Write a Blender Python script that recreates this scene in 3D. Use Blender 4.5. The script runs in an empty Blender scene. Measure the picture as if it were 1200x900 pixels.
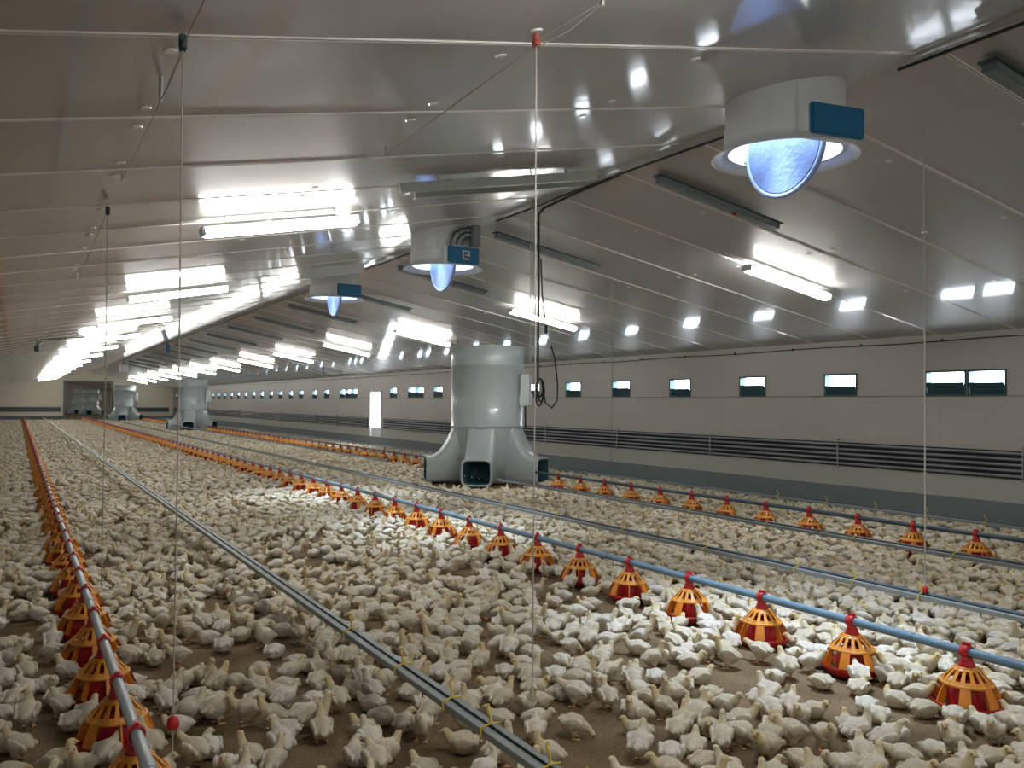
import bpy, bmesh, math, random
import numpy as np
from mathutils import Vector, Matrix, noise

random.seed(7)
rng = np.random.default_rng(11)
S = bpy.context.scene
COL = S.collection
PI = math.pi

# ------------------------------------------------------------------ room dimensions (metres)
WX, LX, RX = 11.65, -1.56, 5.05          # right wall, left wall, ridge
EZ, T = 2.75, 0.187                      # eave height, roof slope
RZ = EZ + T * (WX - RX)                  # ridge height
Y0, YE, YB = -13.0, 80.0, 128.0           # back wall, cross wall with the doorway, end of the shed
def roof(x):
    return RZ - T * abs(x - RX)

# ------------------------------------------------------------------ materials
def srgb(r, g, b):
    f = lambda c: (c / 255 / 12.92) if c / 255 <= 0.04045 else ((c / 255 + 0.055) / 1.055) ** 2.4
    return (f(r), f(g), f(b), 1)

def mat(name, col, rough=0.5, metal=0.0, noise_amt=0.0, noise_scale=8.0, bump=0.0, bump_scale=40.0,
        coat=0.0, coat_rough=0.1, emit=None, strength=0.0, spec=0.5, trans=0.0, stretch=None, alpha=1.0):
    m = bpy.data.materials.new(name)
    m.use_nodes = True
    nt = m.node_tree
    b = nt.nodes['Principled BSDF']
    b.inputs['Base Color'].default_value = col
    b.inputs['Roughness'].default_value = rough
    b.inputs['Metallic'].default_value = metal
    b.inputs['Specular IOR Level'].default_value = spec
    b.inputs['Coat Weight'].default_value = coat
    b.inputs['Coat Roughness'].default_value = coat_rough
    b.inputs['Transmission Weight'].default_value = trans
    b.inputs['Alpha'].default_value = alpha
    if emit:
        b.inputs['Emission Color'].default_value = emit
        b.inputs['Emission Strength'].default_value = strength
    tc = nt.nodes.new('ShaderNodeTexCoord')
    src = tc.outputs['Object']
    if stretch:
        mp = nt.nodes.new('ShaderNodeMapping')
        mp.inputs['Scale'].default_value = stretch
        nt.links.new(src, mp.inputs['Vector'])
        src = mp.outputs['Vector']
    if noise_amt:
        n = nt.nodes.new('ShaderNodeTexNoise')
        n.inputs['Scale'].default_value = noise_scale
        n.inputs['Detail'].default_value = 4
        nt.links.new(src, n.inputs['Vector'])
        mx = nt.nodes.new('ShaderNodeMixRGB')
        mx.blend_type = 'MIX'
        mx.inputs[1].default_value = tuple(c * (1 - noise_amt) for c in col[:3]) + (1,)
        mx.inputs[2].default_value = tuple(min(1, c * (1 + noise_amt)) for c in col[:3]) + (1,)
        nt.links.new(n.outputs['Fac'], mx.inputs[0])
        nt.links.new(mx.outputs[0], b.inputs['Base Color'])
    if bump:
        n2 = nt.nodes.new('ShaderNodeTexNoise')
        n2.inputs['Scale'].default_value = bump_scale
        n2.inputs['Detail'].default_value = 3
        nt.links.new(src, n2.inputs['Vector'])
        bp = nt.nodes.new('ShaderNodeBump')
        bp.inputs['Strength'].default_value = bump
        bp.inputs['Distance'].default_value = 0.02
        nt.links.new(n2.outputs['Fac'], bp.inputs['Height'])
        nt.links.new(bp.outputs['Normal'], b.inputs['Normal'])
        if coat:
            nt.links.new(bp.outputs['Normal'], b.inputs['Coat Normal'])
    return m

M = {}
M['ceiling'] = mat('ceiling panel', (0.40, 0.395, 0.385, 1), 0.42, noise_amt=0.03, noise_scale=1.5, bump=0.035, bump_scale=2.2,
                   coat=0.7, coat_rough=0.075, stretch=(1, 1.6, 1))
M['seam'] = mat('seam strip', (0.80, 0.80, 0.77, 1), 0.18, coat=1.0)
M['seam_dark'] = mat('seam shadow gap', (0.10, 0.10, 0.10, 1), 0.6)
M['wall'] = mat('wall panel', (0.44, 0.43, 0.395, 1), 0.45, noise_amt=0.04, noise_scale=0.8, bump=0.02, bump_scale=3)
M['endwall'] = mat('end wall panel', (0.74, 0.70, 0.56, 1), 0.5, noise_amt=0.04, noise_scale=0.8)
M['plinth'] = mat('plinth', (0.40, 0.41, 0.38, 1), 0.6, noise_amt=0.06, noise_scale=2.0)
M['kerb'] = mat('concrete kerb', (0.16, 0.195, 0.205, 1), 0.75, noise_amt=0.12, noise_scale=3.0, bump=0.1, bump_scale=30)
M['teal'] = mat('teal plastic', srgb(14, 104, 146), 0.4, noise_amt=0.08, noise_scale=6)
M['teal_dark'] = mat('dark teal plastic', srgb(28, 72, 82), 0.5, noise_amt=0.15, noise_scale=6)
M['white_plastic'] = mat('white plastic', (0.66, 0.69, 0.71, 1), 0.38, noise_amt=0.03, noise_scale=3, bump=0.02, bump_scale=5)
M['grey_plastic'] = mat('grey plastic', (0.42, 0.485, 0.50, 1), 0.33, noise_amt=0.04, noise_scale=3, bump=0.02, bump_scale=4, coat=0.3)
M['batten'] = mat('batten grey', (0.17, 0.21, 0.225, 1), 0.5, noise_amt=0.08, noise_scale=5)
M['batten_dark'] = mat('batten dark', (0.035, 0.065, 0.08, 1), 0.5)
M['rail'] = mat('mounting rail', (0.42, 0.47, 0.44, 1), 0.5, noise_amt=0.1, noise_scale=5)
M['black'] = mat('black cable', (0.012, 0.013, 0.015, 1), 0.5)
M['pipe_grey'] = mat('galvanised pipe', (0.36, 0.40, 0.42, 1), 0.42, metal=0.25, noise_amt=0.12, noise_scale=12)
M['pipe_blue'] = mat('blue grey pipe', (0.14, 0.25, 0.35, 1), 0.45, noise_amt=0.08, noise_scale=10)
M['pipe_dark'] = mat('dark drinker pipe', (0.045, 0.085, 0.12, 1), 0.45, noise_amt=0.1, noise_scale=10)
M['channel'] = mat('aluminium channel', (0.25, 0.285, 0.285, 1), 0.45, metal=0.3, noise_amt=0.1, noise_scale=8)
M['heat_pipe'] = mat('heating pipe', (0.27, 0.29, 0.33, 1), 0.35, metal=0.3, noise_amt=0.1, noise_scale=10)
M['heat_gap'] = mat('black pipe gaps', (0.02, 0.024, 0.03, 1), 0.7)
M['red'] = mat('red plastic', srgb(186, 26, 34), 0.38, noise_amt=0.12, noise_scale=14)
M['red_bowl'] = mat('red feeder bowl', srgb(178, 18, 28), 0.4, noise_amt=0.15, noise_scale=10)
M['amber'] = mat('amber plastic', srgb(226, 152, 56), 0.42, noise_amt=0.14, noise_scale=14)
M['fin'] = mat('amber fin', srgb(218, 130, 26), 0.45, noise_amt=0.16, noise_scale=14)
M['feed'] = mat('feed crumble', srgb(150, 112, 60), 0.9, noise_amt=0.3, noise_scale=200)
M['yellow'] = mat('yellow plastic', srgb(214, 186, 60), 0.5, noise_amt=0.1, noise_scale=20)
M['pulley_red'] = mat('faded red pulley', srgb(150, 62, 52), 0.5, noise_amt=0.1, noise_scale=30)
M['rope'] = mat('white rope', (0.46, 0.44, 0.39, 1), 0.8, noise_amt=0.1, noise_scale=60)
M['wire'] = mat('thin steel wire', (0.16, 0.16, 0.155, 1), 0.5, metal=0.3)
M['steel'] = mat('bright steel', (0.55, 0.54, 0.5, 1), 0.3, metal=0.7)
M['frame'] = mat('doorway frame', (0.16, 0.19, 0.18, 1), 0.5)
M['sign'] = mat('sticker cream', srgb(250, 205, 170), 0.5)
M['tube'] = mat('lit diffuser', (0.9, 0.9, 0.85, 1), 0.4, emit=(1.0, 0.98, 0.93, 1), strength=24.0)
M['daylight'] = mat('bright daylight pane', (0.8, 0.85, 0.9, 1), 0.3, emit=(0.86, 0.93, 1.0, 1), strength=8.0)
M['sky_opening'] = mat('daylight down the duct', (0.8, 0.85, 0.9, 1), 0.3, emit=(0.72, 0.84, 1.0, 1), strength=7.0)
M['damper'] = mat('frosted damper disc', (0.13, 0.19, 0.36, 1), 0.35, bump=0.35, bump_scale=22, noise_amt=0.08, noise_scale=20)
M['damper_rim'] = mat('damper rim', (0.25, 0.33, 0.55, 1), 0.3)

# litter floor
def litter():
    m = bpy.data.materials.new('litter')
    m.use_nodes = True
    nt = m.node_tree
    b = nt.nodes['Principled BSDF']
    b.inputs['Roughness'].default_value = 0.95
    b.inputs['Specular IOR Level'].default_value = 0.15
    tc = nt.nodes.new('ShaderNodeTexCoord')
    def tex(scale, det):
        n = nt.nodes.new('ShaderNodeTexNoise')
        n.inputs['Scale'].default_value = scale
        n.inputs['Detail'].default_value = det
        nt.links.new(tc.outputs['Object'], n.inputs['Vector'])
        return n.outputs['Fac']
    r = nt.nodes.new('ShaderNodeValToRGB')
    r.color_ramp.elements[0].position = 0.3
    r.color_ramp.elements[0].color = srgb(104, 88, 64)
    r.color_ramp.elements[1].position = 0.72
    r.color_ramp.elements[1].color = srgb(150, 130, 104)
    nt.links.new(tex(2.2, 8), r.inputs[0])
    mx = nt.nodes.new('ShaderNodeMixRGB')
    mx.blend_type = 'MULTIPLY'
    mx.inputs[0].default_value = 0.55
    r2 = nt.nodes.new('ShaderNodeValToRGB')
    r2.color_ramp.elements[0].position = 0.35
    r2.color_ramp.elements[0].color = (0.45, 0.42, 0.38, 1)
    r2.color_ramp.elements[1].position = 0.62
    r2.color_ramp.elements[1].color = (1, 1, 1, 1)
    nt.links.new(tex(55, 6), r2.inputs[0])
    nt.links.new(r.outputs[0], mx.inputs[1])
    nt.links.new(r2.outputs[0], mx.inputs[2])
    nt.links.new(mx.outputs[0], b.inputs['Base Color'])
    bp = nt.nodes.new('ShaderNodeBump')
    bp.inputs['Strength'].default_value = 0.6
    bp.inputs['Distance'].default_value = 0.015
    nt.links.new(tex(38, 8), bp.inputs['Height'])
    nt.links.new(bp.outputs['Normal'], b.inputs['Normal'])
    return m
M['litter'] = litter()

# plumage: white body, straw-coloured down on neck and head, every bird a slightly different tint
def plumage():
    m = bpy.data.materials.new('plumage')
    m.use_nodes = True
    nt = m.node_tree
    b = nt.nodes['Principled BSDF']
    b.inputs['Roughness'].default_value = 0.85
    b.inputs['Specular IOR Level'].default_value = 0.2
    oi = nt.nodes.new('ShaderNodeObjectInfo')
    a1 = nt.nodes.new('ShaderNodeAttribute'); a1.attribute_name = 'tint'
    a2 = nt.nodes.new('ShaderNodeAttribute'); a2.attribute_name = 'down'
    add = nt.nodes.new('ShaderNodeMath'); add.operation = 'ADD'
    fr = nt.nodes.new('ShaderNodeMath'); fr.operation = 'FRACT'
    nt.links.new(oi.outputs['Random'], add.inputs[0])
    nt.links.new(a1.outputs['Fac'], add.inputs[1])
    nt.links.new(add.outputs[0], fr.inputs[0])
    body = nt.nodes.new('ShaderNodeValToRGB')
    e = body.color_ramp.elements
    e[0].position = 0.0; e[0].color = (0.60, 0.54, 0.42, 1)
    e[1].position = 1.0; e[1].color = (0.76, 0.73, 0.66, 1)
    k = body.color_ramp.elements.new(0.5); k.color = (0.68, 0.62, 0.51, 1)
    nt.links.new(fr.outputs[0], body.inputs[0])
    head = nt.nodes.new('ShaderNodeValToRGB')
    e = head.color_ramp.elements
    e[0].color = (0.68, 0.56, 0.30, 1)
    e[1].color = (0.74, 0.68, 0.52, 1)
    nt.links.new(fr.outputs[0], head.inputs[0])
    mx = nt.nodes.new('ShaderNodeMixRGB')
    nt.links.new(a2.outputs['Fac'], mx.inputs[0])
    nt.links.new(body.outputs[0], mx.inputs[1])
    nt.links.new(head.outputs[0], mx.inputs[2])
    tc = nt.nodes.new('ShaderNodeTexCoord')
    n = nt.nodes.new('ShaderNodeTexNoise')
    n.inputs['Scale'].default_value = 22; n.inputs['Detail'].default_value = 6
    nt.links.new(tc.outputs['Object'], n.inputs['Vector'])
    r = nt.nodes.new('ShaderNodeValToRGB')
    r.color_ramp.elements[0].position = 0.25; r.color_ramp.elements[0].color = (0.74, 0.70, 0.62, 1)
    r.color_ramp.elements[1].position = 0.6; r.color_ramp.elements[1].color = (1, 1, 1, 1)
    nt.links.new(n.outputs['Fac'], r.inputs[0])
    mu = nt.nodes.new('ShaderNodeMixRGB'); mu.blend_type = 'MULTIPLY'; mu.inputs[0].default_value = 0.7
    nt.links.new(mx.outputs[0], mu.inputs[1]); nt.links.new(r.outputs[0], mu.inputs[2])
    nt.links.new(mu.outputs[0], b.inputs['Base Color'])
    n2 = nt.nodes.new('ShaderNodeTexNoise')
    n2.inputs['Scale'].default_value = 70; n2.inputs['Detail'].default_value = 4
    nt.links.new(tc.outputs['Object'], n2.inputs['Vector'])
    bp = nt.nodes.new('ShaderNodeBump'); bp.inputs['Strength'].default_value = 0.35; bp.inputs['Distance'].default_value = 0.01
    nt.links.new(n2.outputs['Fac'], bp.inputs['Height'])
    nt.links.new(bp.outputs['Normal'], b.inputs['Normal'])
    return m
M['plumage'] = plumage()
M['shank'] = mat('yellow shank and beak', srgb(206, 166, 122), 0.6, noise_amt=0.1, noise_scale=60)
M['eye'] = mat('dark eye', (0.01, 0.009, 0.008, 1), 0.15)

# ------------------------------------------------------------------ mesh helpers
class MB:
    def __init__(self):
        self.v, self.f, self.mi, self.sm = [], [], [], []
    def add(self, verts, faces, mi=0, smooth=False):
        o = len(self.v)
        self.v += [tuple(p) for p in verts]
        self.f += [tuple(i + o for i in f) for f in faces]
        self.mi += [mi] * len(faces)
        self.sm += [smooth] * len(faces)
    def box(self, lo, hi, mi=0):
        x0, y0, z0 = lo; x1, y1, z1 = hi
        v = [(x0, y0, z0), (x1, y0, z0), (x1, y1, z0), (x0, y1, z0), (x0, y0, z1), (x1, y0, z1), (x1, y1, z1), (x0, y1, z1)]
        self.add(v, [(0, 3, 2, 1), (4, 5, 6, 7), (0, 1, 5, 4), (1, 2, 6, 5), (2, 3, 7, 6), (3, 0, 4, 7)], mi)
    def rbox(self, c, size, m3=None, mi=0, bev=0.0):
        """box of a size about c, turned by a 3x3 matrix, with chamfered long edges when bev is set"""
        hx, hy, hz = (s / 2 for s in size)
        m3 = m3 or Matrix.Identity(3)
        c = Vector(c)
        if not bev:
            v = [c + m3 @ Vector((sx * hx, sy * hy, sz * hz)) for sz in (-1, 1) for sx, sy in ((-1, -1), (1, -1), (1, 1), (-1, 1))]
            self.add(v, [(0, 3, 2, 1), (4, 5, 6, 7), (0, 1, 5, 4), (1, 2, 6, 5), (2, 3, 7, 6), (3, 0, 4, 7)], mi)
            return
        bm = bmesh.new()
        bmesh.ops.create_cube(bm, size=1)
        for q in bm.verts:
            q.co = Vector((q.co.x * size[0], q.co.y * size[1], q.co.z * size[2]))
        bmesh.ops.bevel(bm, geom=bm.edges[:], offset=bev, segments=2, affect='EDGES')
        bm.verts.index_update()
        self.add([c + m3 @ q.co for q in bm.verts], [[q.index for q in f.verts] for f in bm.faces], mi, False)
        bm.free()
    def tube(self, pts, r, n=8, mi=0, caps=True, smooth=True):
        pts = [Vector(p) for p in pts]
        rs = r if isinstance(r, (list, tuple)) else [r] * len(pts)
        rings = []
        up = None
        for i, p in enumerate(pts):
            d = (pts[min(i + 1, len(pts) - 1)] - pts[max(i - 1, 0)]).normalized()
            if up is None:
                up = Vector((0, 0, 1)) if abs(d.z) < 0.9 else Vector((1, 0, 0))
            a = d.cross(up).normalized()
            up = a.cross(d).normalized()
            rings.append([p + (a * math.cos(2 * PI * k / n) + up * math.sin(2 * PI * k / n)) * rs[i] for k in range(n)])
        v = [q for ring in rings for q in ring]
        f = []
        for i in range(len(pts) - 1):
            for k in range(n):
                f.append((i * n + k, i * n + (k + 1) % n, (i + 1) * n + (k + 1) % n, (i + 1) * n + k))
        self.add(v, f, mi, smooth)
        if caps:
            o = len(self.v)
            self.add(rings[0], [tuple(range(n))[::-1]], mi)
            self.add(rings[-1], [tuple(range(n))], mi)
    def lathe(self, prof, c=(0, 0, 0), n=32, mi=0, smooth=True, a0=0.0, a1=2 * PI):
        """profile of (radius, z) turned about the vertical through c"""
        full = abs(a1 - a0 - 2 * PI) < 1e-6
        m = n if full else n + 1
        v = []
        for r, z in prof:
            for k in range(m):
                a = a0 + (a1 - a0) * k / n
                v.append((c[0] + r * math.cos(a), c[1] + r * math.sin(a), c[2] + z))
        f = []
        for i in range(len(prof) - 1):
            for k in range(n):
                k2 = (k + 1) % m if full else k + 1
                f.append((i * m + k, i * m + k2, (i + 1) * m + k2, (i + 1) * m + k))
        self.add(v, f, mi, smooth)
    def mesh(self, name, mats):
        me = bpy.data.meshes.new(name)
        me.from_pydata(self.v, [], self.f)
        for m in mats:
            me.materials.append(m)
        me.polygons.foreach_set('material_index', self.mi)
        me.polygons.foreach_set('use_smooth', self.sm)
        bm = bmesh.new(); bm.from_mesh(me)
        bmesh.ops.recalc_face_normals(bm, faces=bm.faces[:])
        bm.to_mesh(me); bm.free()
        me.update()
        return me
    def build(self, name, mats, parent=None, loc=None):
        if not isinstance(mats, (list, tuple)):
            mats = [mats]
        o = bpy.data.objects.new(name, self.mesh(name, mats))
        COL.objects.link(o)
        if parent:
            o.parent = parent
        if loc:
            o.location = loc
        return o

def tag(o, label, cat, group=None, kind=None):
    o['label'] = label
    o['category'] = cat
    if group: o['group'] = group
    if kind: o['kind'] = kind
    return o
def thing(name, label, cat, loc, rz=0.0, group=None, kind=None):
    o = bpy.data.objects.new(name, None)
    COL.objects.link(o)
    o.location = loc
    o.rotation_euler = (0, 0, rz)
    o.empty_display_size = 0.1
    return tag(o, label, cat, group, kind)
def copy_tree(o, parent=None):
    c = o.copy()
    COL.objects.link(c)
    if parent: c.parent = parent
    for ch in o.children:
        copy_tree(ch, c)
    return c
ORD = ['first', 'second', 'third', 'fourth', 'fifth', 'sixth', 'seventh', 'eighth', 'ninth', 'tenth', 'eleventh', 'twelfth']
def nth(i):
    if i < 12: return ORD[i]
    k = i + 1
    return '%d%s' % (k, 'th' if 10 <= k % 100 <= 20 else {1: 'st', 2: 'nd', 3: 'rd'}.get(k % 10, 'th'))

# ------------------------------------------------------------------ camera
F = 1029.5
yaw, pit, rol = 0.513, 0.0213, 0.0067
s_, c_ = math.sin(yaw), math.cos(yaw)
r0, f0, u0 = Vector((c_, -s_, 0)), Vector((s_, c_, 0)), Vector((0, 0, 1))
fw = f0 * math.cos(pit) + u0 * math.sin(pit)
up1 = u0 * math.cos(pit) - f0 * math.sin(pit)
rt = r0 * math.cos(rol) + up1 * math.sin(rol)
upv = up1 * math.cos(rol) - r0 * math.sin(rol)
CAM = Vector((0, 0, 1.715))
cd = bpy.data.cameras.new('camera')
cam = bpy.data.objects.new('camera', cd)
COL.objects.link(cam)
cam.matrix_world = Matrix(((rt.x, upv.x, -fw.x, CAM.x), (rt.y, upv.y, -fw.y, CAM.y), (rt.z, upv.z, -fw.z, CAM.z), (0, 0, 0, 1)))
cd.sensor_width = 36
cd.lens = F / 1200 * 36
cd.clip_start = 0.05
cd.clip_end = 400
S.camera = cam
def project(p):
    d = Vector(p) - CAM
    z = d.dot(fw)
    return 600 + F * d.dot(rt) / z, 450 - F * d.dot(upv) / z, z

# ------------------------------------------------------------------ the shell
m = MB(); m.box((LX - .2, Y0 - .2, -0.12), (WX + .2, YB + .2, 0))
tag(m.build('floor', M['litter']), 'brown litter floor of the long poultry house', 'floor', kind='structure')

# ceiling: two sloping panel decks with cover strips over the panel joints and pressed washers
m = MB()
th = 0.10
for side in (-1, 1):
    xe = LX if side < 0 else WX
    ze = roof(xe)
    m.add([(RX, Y0, RZ), (xe, Y0, ze), (xe, YB, ze), (RX, YB, RZ), (RX, Y0, RZ + th), (xe, Y0, ze + th), (xe, YB, ze + th), (RX, YB, RZ + th)],
          [(0, 1, 2, 3), (4, 7, 6, 5), (0, 4, 5, 1), (1, 5, 6, 2), (2, 6, 7, 3), (3, 7, 4, 0)], 0)
    k = -14
    while True:
        y = (3.60 if side < 0 else 3.50) + 1.143 * k
        k += 1
        if y > YE: break
        if y < Y0 + .1: continue
        w, h = 0.018, 0.007
        x0, x1 = RX + side * 0.09, xe - side * 0.02
        for (ya, yb, hh, mi) in ((y - w, y - 0.004, h, 1), (y - 0.004, y + 0.004, 0.002, 2), (y + 0.004, y + w, h, 1)):
            z0, z1 = roof(x0), roof(x1)
            m.add([(x0, ya, z0), (x1, ya, z1), (x1, ya + .004, z1 - hh), (x0, ya + .004, z0 - hh), (x0, yb - .004, z0 - hh), (x1, yb - .004, z1 - hh), (x1, yb, z1), (x0, yb, z0)],
                  [(0, 1, 2, 3), (3, 2, 5, 4), (4, 5, 6, 7)], mi)
        if y < 26:
            # washers of the panel fixings, in pairs either side of a joint
            for xx in ((0.52, 2.05, 3.3) if side < 0 else (6.3, 7.9, 9.6)):
                for dy in (-0.17, 0.17):
                    if random.random() < 0.22: continue
                    zc = roof(xx)
                    n = 12
                    ring = [(xx + .030 * math.cos(2 * PI * q / n), y + dy + .030 * math.sin(2 * PI * q / n)) for q in range(n)]
                    ring2 = [(xx + .024 * math.cos(2 * PI * q / n), y + dy + .024 * math.sin(2 * PI * q / n)) for q in range(n)]
                    m.add([(a, b, roof(a)) for a, b in ring] + [(a, b, roof(a) - .008) for a, b in ring2],
                          [(q, (q + 1) % n, n + (q + 1) % n, n + q) for q in range(n)] + [tuple(range(n, 2 * n))], 3)
tag(m.build('ceiling', [M['ceiling'], M['seam'], M['seam_dark'], M['seam']]), 'glossy grey white panel ceiling rising to a ridge', 'ceiling', kind='structure')

m = MB()
m.add([(RX - .10, Y0, roof(RX - .10) - .001), (RX, Y0, RZ - .014), (RX + .10, Y0, roof(RX + .10) - .001), (RX - .10, YE, roof(RX - .10) - .001), (RX, YE, RZ - .014), (RX + .10, YE, roof(RX + .10) - .001)],
      [(0, 1, 4, 3), (1, 2, 5, 4)], 0)
tag(m.build('trim_1', M['ceiling']), 'grey capping strip along the ridge of the ceiling', 'trim', kind='structure')

# windows of the right wall: centre, width
win = [(7.96, 0.64), (7.34, 0.56), (9.81, .65), (11.77, .65), (13.77, .65), (15.75, .65), (17.67, .65), (19.55, .65), (21.5, .65), (23.45, .65),
       (25.45, .65), (26.91, .64), (27.59, .64), (29.25, .65), (33.4, .65), (34.12, .65), (34.85, .65), (36.97, .65), (38.72, .65), (40.89, .65), (42.67, .65)]
y = 44.6
while y < 78:
    win.append((y, .65)); y += 1.94
win.sort()
WZ0, WZ1 = 1.86, 2.22
DY0, DY1, DZ0, DZ1 = 30.41, 31.55, 0.42, 2.12
m = MB()
wt = 0.14
m.box((WX, Y0, 0), (WX + wt, DY0, WZ0)); m.box((WX, DY1, 0), (WX + wt, YB, WZ0)); m.box((WX, DY0, 0), (WX + wt, DY1, DZ0))
m.box((WX, Y0, WZ1), (WX + wt, YB, EZ))
ys = Y0
for yc, w in win:
    if ys < DY0 < yc:
        m.box((WX, ys, WZ0), (WX + wt, DY0, WZ1)); m.box((WX, DY0, DZ1), (WX + wt, DY1, WZ1)); ys = DY1
    m.box((WX, ys, WZ0), (WX + wt, yc - w / 2, WZ1)); ys = yc + w / 2
m.box((WX, ys, WZ0), (WX + wt, YB, WZ1))
m.box((WX - .006, Y0, WZ0 - .014), (WX, DY0, WZ0 - .004), 1); m.box((WX - .006, DY1, WZ0 - .014), (WX, YE, WZ0 - .004), 1)
yy = 1.2
while yy < 60:                           # upright panel joints
    if not DY0 - .1 < yy < DY1 + .1:
        m.box((WX - .002, yy, 0.45), (WX, yy + .008, WZ0 - .02), 2)
    yy += 2.28
tag(m.build('wall_right', [M['wall'], M['seam_dark'], M['plinth']]), 'long beige panel wall with a row of small air inlets', 'wall', kind='structure')

for i, (yc, w) in enumerate(win):
    t = thing('window_%d' % (i + 1), 'small teal air inlet in beige wall, %s from the camera end, daylight above its flap' % nth(i), 'window', (WX, yc, WZ0), 0,
              'air inlets along the beige wall', 'structure')
    h = WZ1 - WZ0; q = .025
    f = MB()
    f.box((-.012, -w / 2, 0), (wt, -w / 2 + q, h)); f.box((-.012, w / 2 - q, 0), (wt, w / 2, h))
    f.box((-.012, -w / 2 + q, 0), (wt, w / 2 - q, q)); f.box((-.012, -w / 2 + q, h - q), (wt, w / 2 - q, h))
    f.build('window_frame', M['teal_dark'], t)
    p = MB(); p.box((wt - .03, -w / 2 + q, q), (wt - .02, w / 2 - q, h - q))
    p.build('pane', M['daylight'], t)
    ft = h * (0.50 + 0.06 * math.sin(i * 2.7))
    p = MB()
    v = []
    for x0, z0 in ((0.02, q), (0.035, q), (0.012 - .03, ft), (0.0 - .03, ft)):
        v += [(x0, -w / 2 + q + .004, z0), (x0, w / 2 - q - .004, z0)]
    p.add(v, [(0, 1, 3, 2), (2, 3, 5, 4), (4, 5, 7, 6), (6, 7, 1, 0), (0, 2, 4, 6), (1, 7, 5, 3)])
    p.build('flap', M['teal_dark'], t)

# lit door in the right wall
t = thing('door_1', 'white door in the beige wall, glaring with daylight', 'door', (WX, (DY0 + DY1) / 2, DZ0), 0, None, 'structure')
hw, hh = (DY1 - DY0) / 2, DZ1 - DZ0
f = MB()
f.box((-.03, -hw, 0), (wt, -hw + .06, hh)); f.box((-.03, hw - .06, 0), (wt, hw, hh)); f.box((-.03, -hw + .06, hh - .06), (wt, hw - .06, hh))
f.build('door_frame', M['white_plastic'], t)
f = MB(); f.box((.03, -hw + .06, 0), (.07, hw - .06, .34)); f.build('door_panel', M['white_plastic'], t)
f = MB(); f.box((.03, -hw + .06, .34), (.07, hw - .06, hh - .06)); f.build('pane', M['daylight'], t)
f = MB(); f.tube([(.03, -hw + .14, .78), (-.03, -hw + .14, .78), (-.03, -hw + .26, .78)], .014, 8); f.build('door_handle', M['black'], t)

# concrete kerb and pale plinth strip at the foot of the right wall
m = MB(); m.box((WX - .06, Y0, 0), (WX, YE, .42)); m.box((WX - .066, Y0, .42), (WX, YE, .428), 1)
tag(m.build('baseboard_right', [M['kerb'], M['plinth']]), 'dark grey concrete kerb along the foot of the beige wall', 'kerb', kind='structure')
m = MB(); m.box((WX - .015, Y0, .428), (WX, DY0, .74)); m.box((WX - .015, DY1, .428), (WX, YE, .74))
tag(m.build('trim_2', M['plinth']), 'pale grey plinth strip between kerb and heating pipes', 'trim', kind='structure')
m = MB(); m.box((LX - wt, Y0, 0), (LX, YB, roof(LX)))
tag(m.build('wall_left', M['wall']), 'plain beige side wall', 'wall', kind='structure')
def gable(y0, y1, hole=None):
    m = MB()
    def slab(xa, xb, za=0.0, zb=None):
        xs = sorted({xa, xb} | ({RX} if xa < RX < xb else set()))
        for a, b in zip(xs, xs[1:]):
            ta = roof(a) if zb is None else zb; tb = roof(b) if zb is None else zb
            m.add([(a, y0, za), (b, y0, za), (b, y1, za), (a, y1, za), (a, y0, ta), (b, y0, tb), (b, y1, tb), (a, y1, ta)],
                  [(0, 3, 2, 1), (4, 5, 6, 7), (0, 1, 5, 4), (1, 2, 6, 5), (2, 3, 7, 6), (3, 0, 4, 7)])
    if hole:
        a, b, h = hole
        slab(LX, a); slab(b, WX); slab(a, b, h)
    else:
        slab(LX, WX)
    return m
HX0, HX1, HZ = 3.34, 6.94, 3.22
tag(gable(YE, YE + .15, (HX0, HX1, HZ)).build('wall_far', M['endwall']), 'pale yellow cross wall at the far end with a tall doorway', 'wall', kind='structure')
tag(gable(YB, YB + .15).build('wall_end', M['endwall']), 'pale yellow end wall seen through the far doorway', 'wall', kind='structure')
tag(gable(Y0 - .15, Y0).build('wall_back', M['wall']), 'beige gable wall behind the camera', 'wall', kind='structure')
m = MB()
for a in (HX0, HX1):
    m.box((a - .07, YE - .06, 0), (a + .07, YE + .2, HZ + .07))
m.box((HX0 + .07, YE - .06, HZ - .07), (HX1 - .07, YE + .2, HZ + .07))
tag(m.build('trim_3', M['frame']), 'dark frame around the tall doorway of the far wall', 'trim', kind='structure')
m = MB(); m.box((LX, YE - .06, 0), (HX0 - .07, YE, .40)); m.box((HX1 + .07, YE - .06, 0), (WX - .06, YE, .40))
tag(m.build('baseboard_far', M['kerb']), 'dark concrete kerb at the foot of the far wall', 'kerb', kind='structure')

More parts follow.
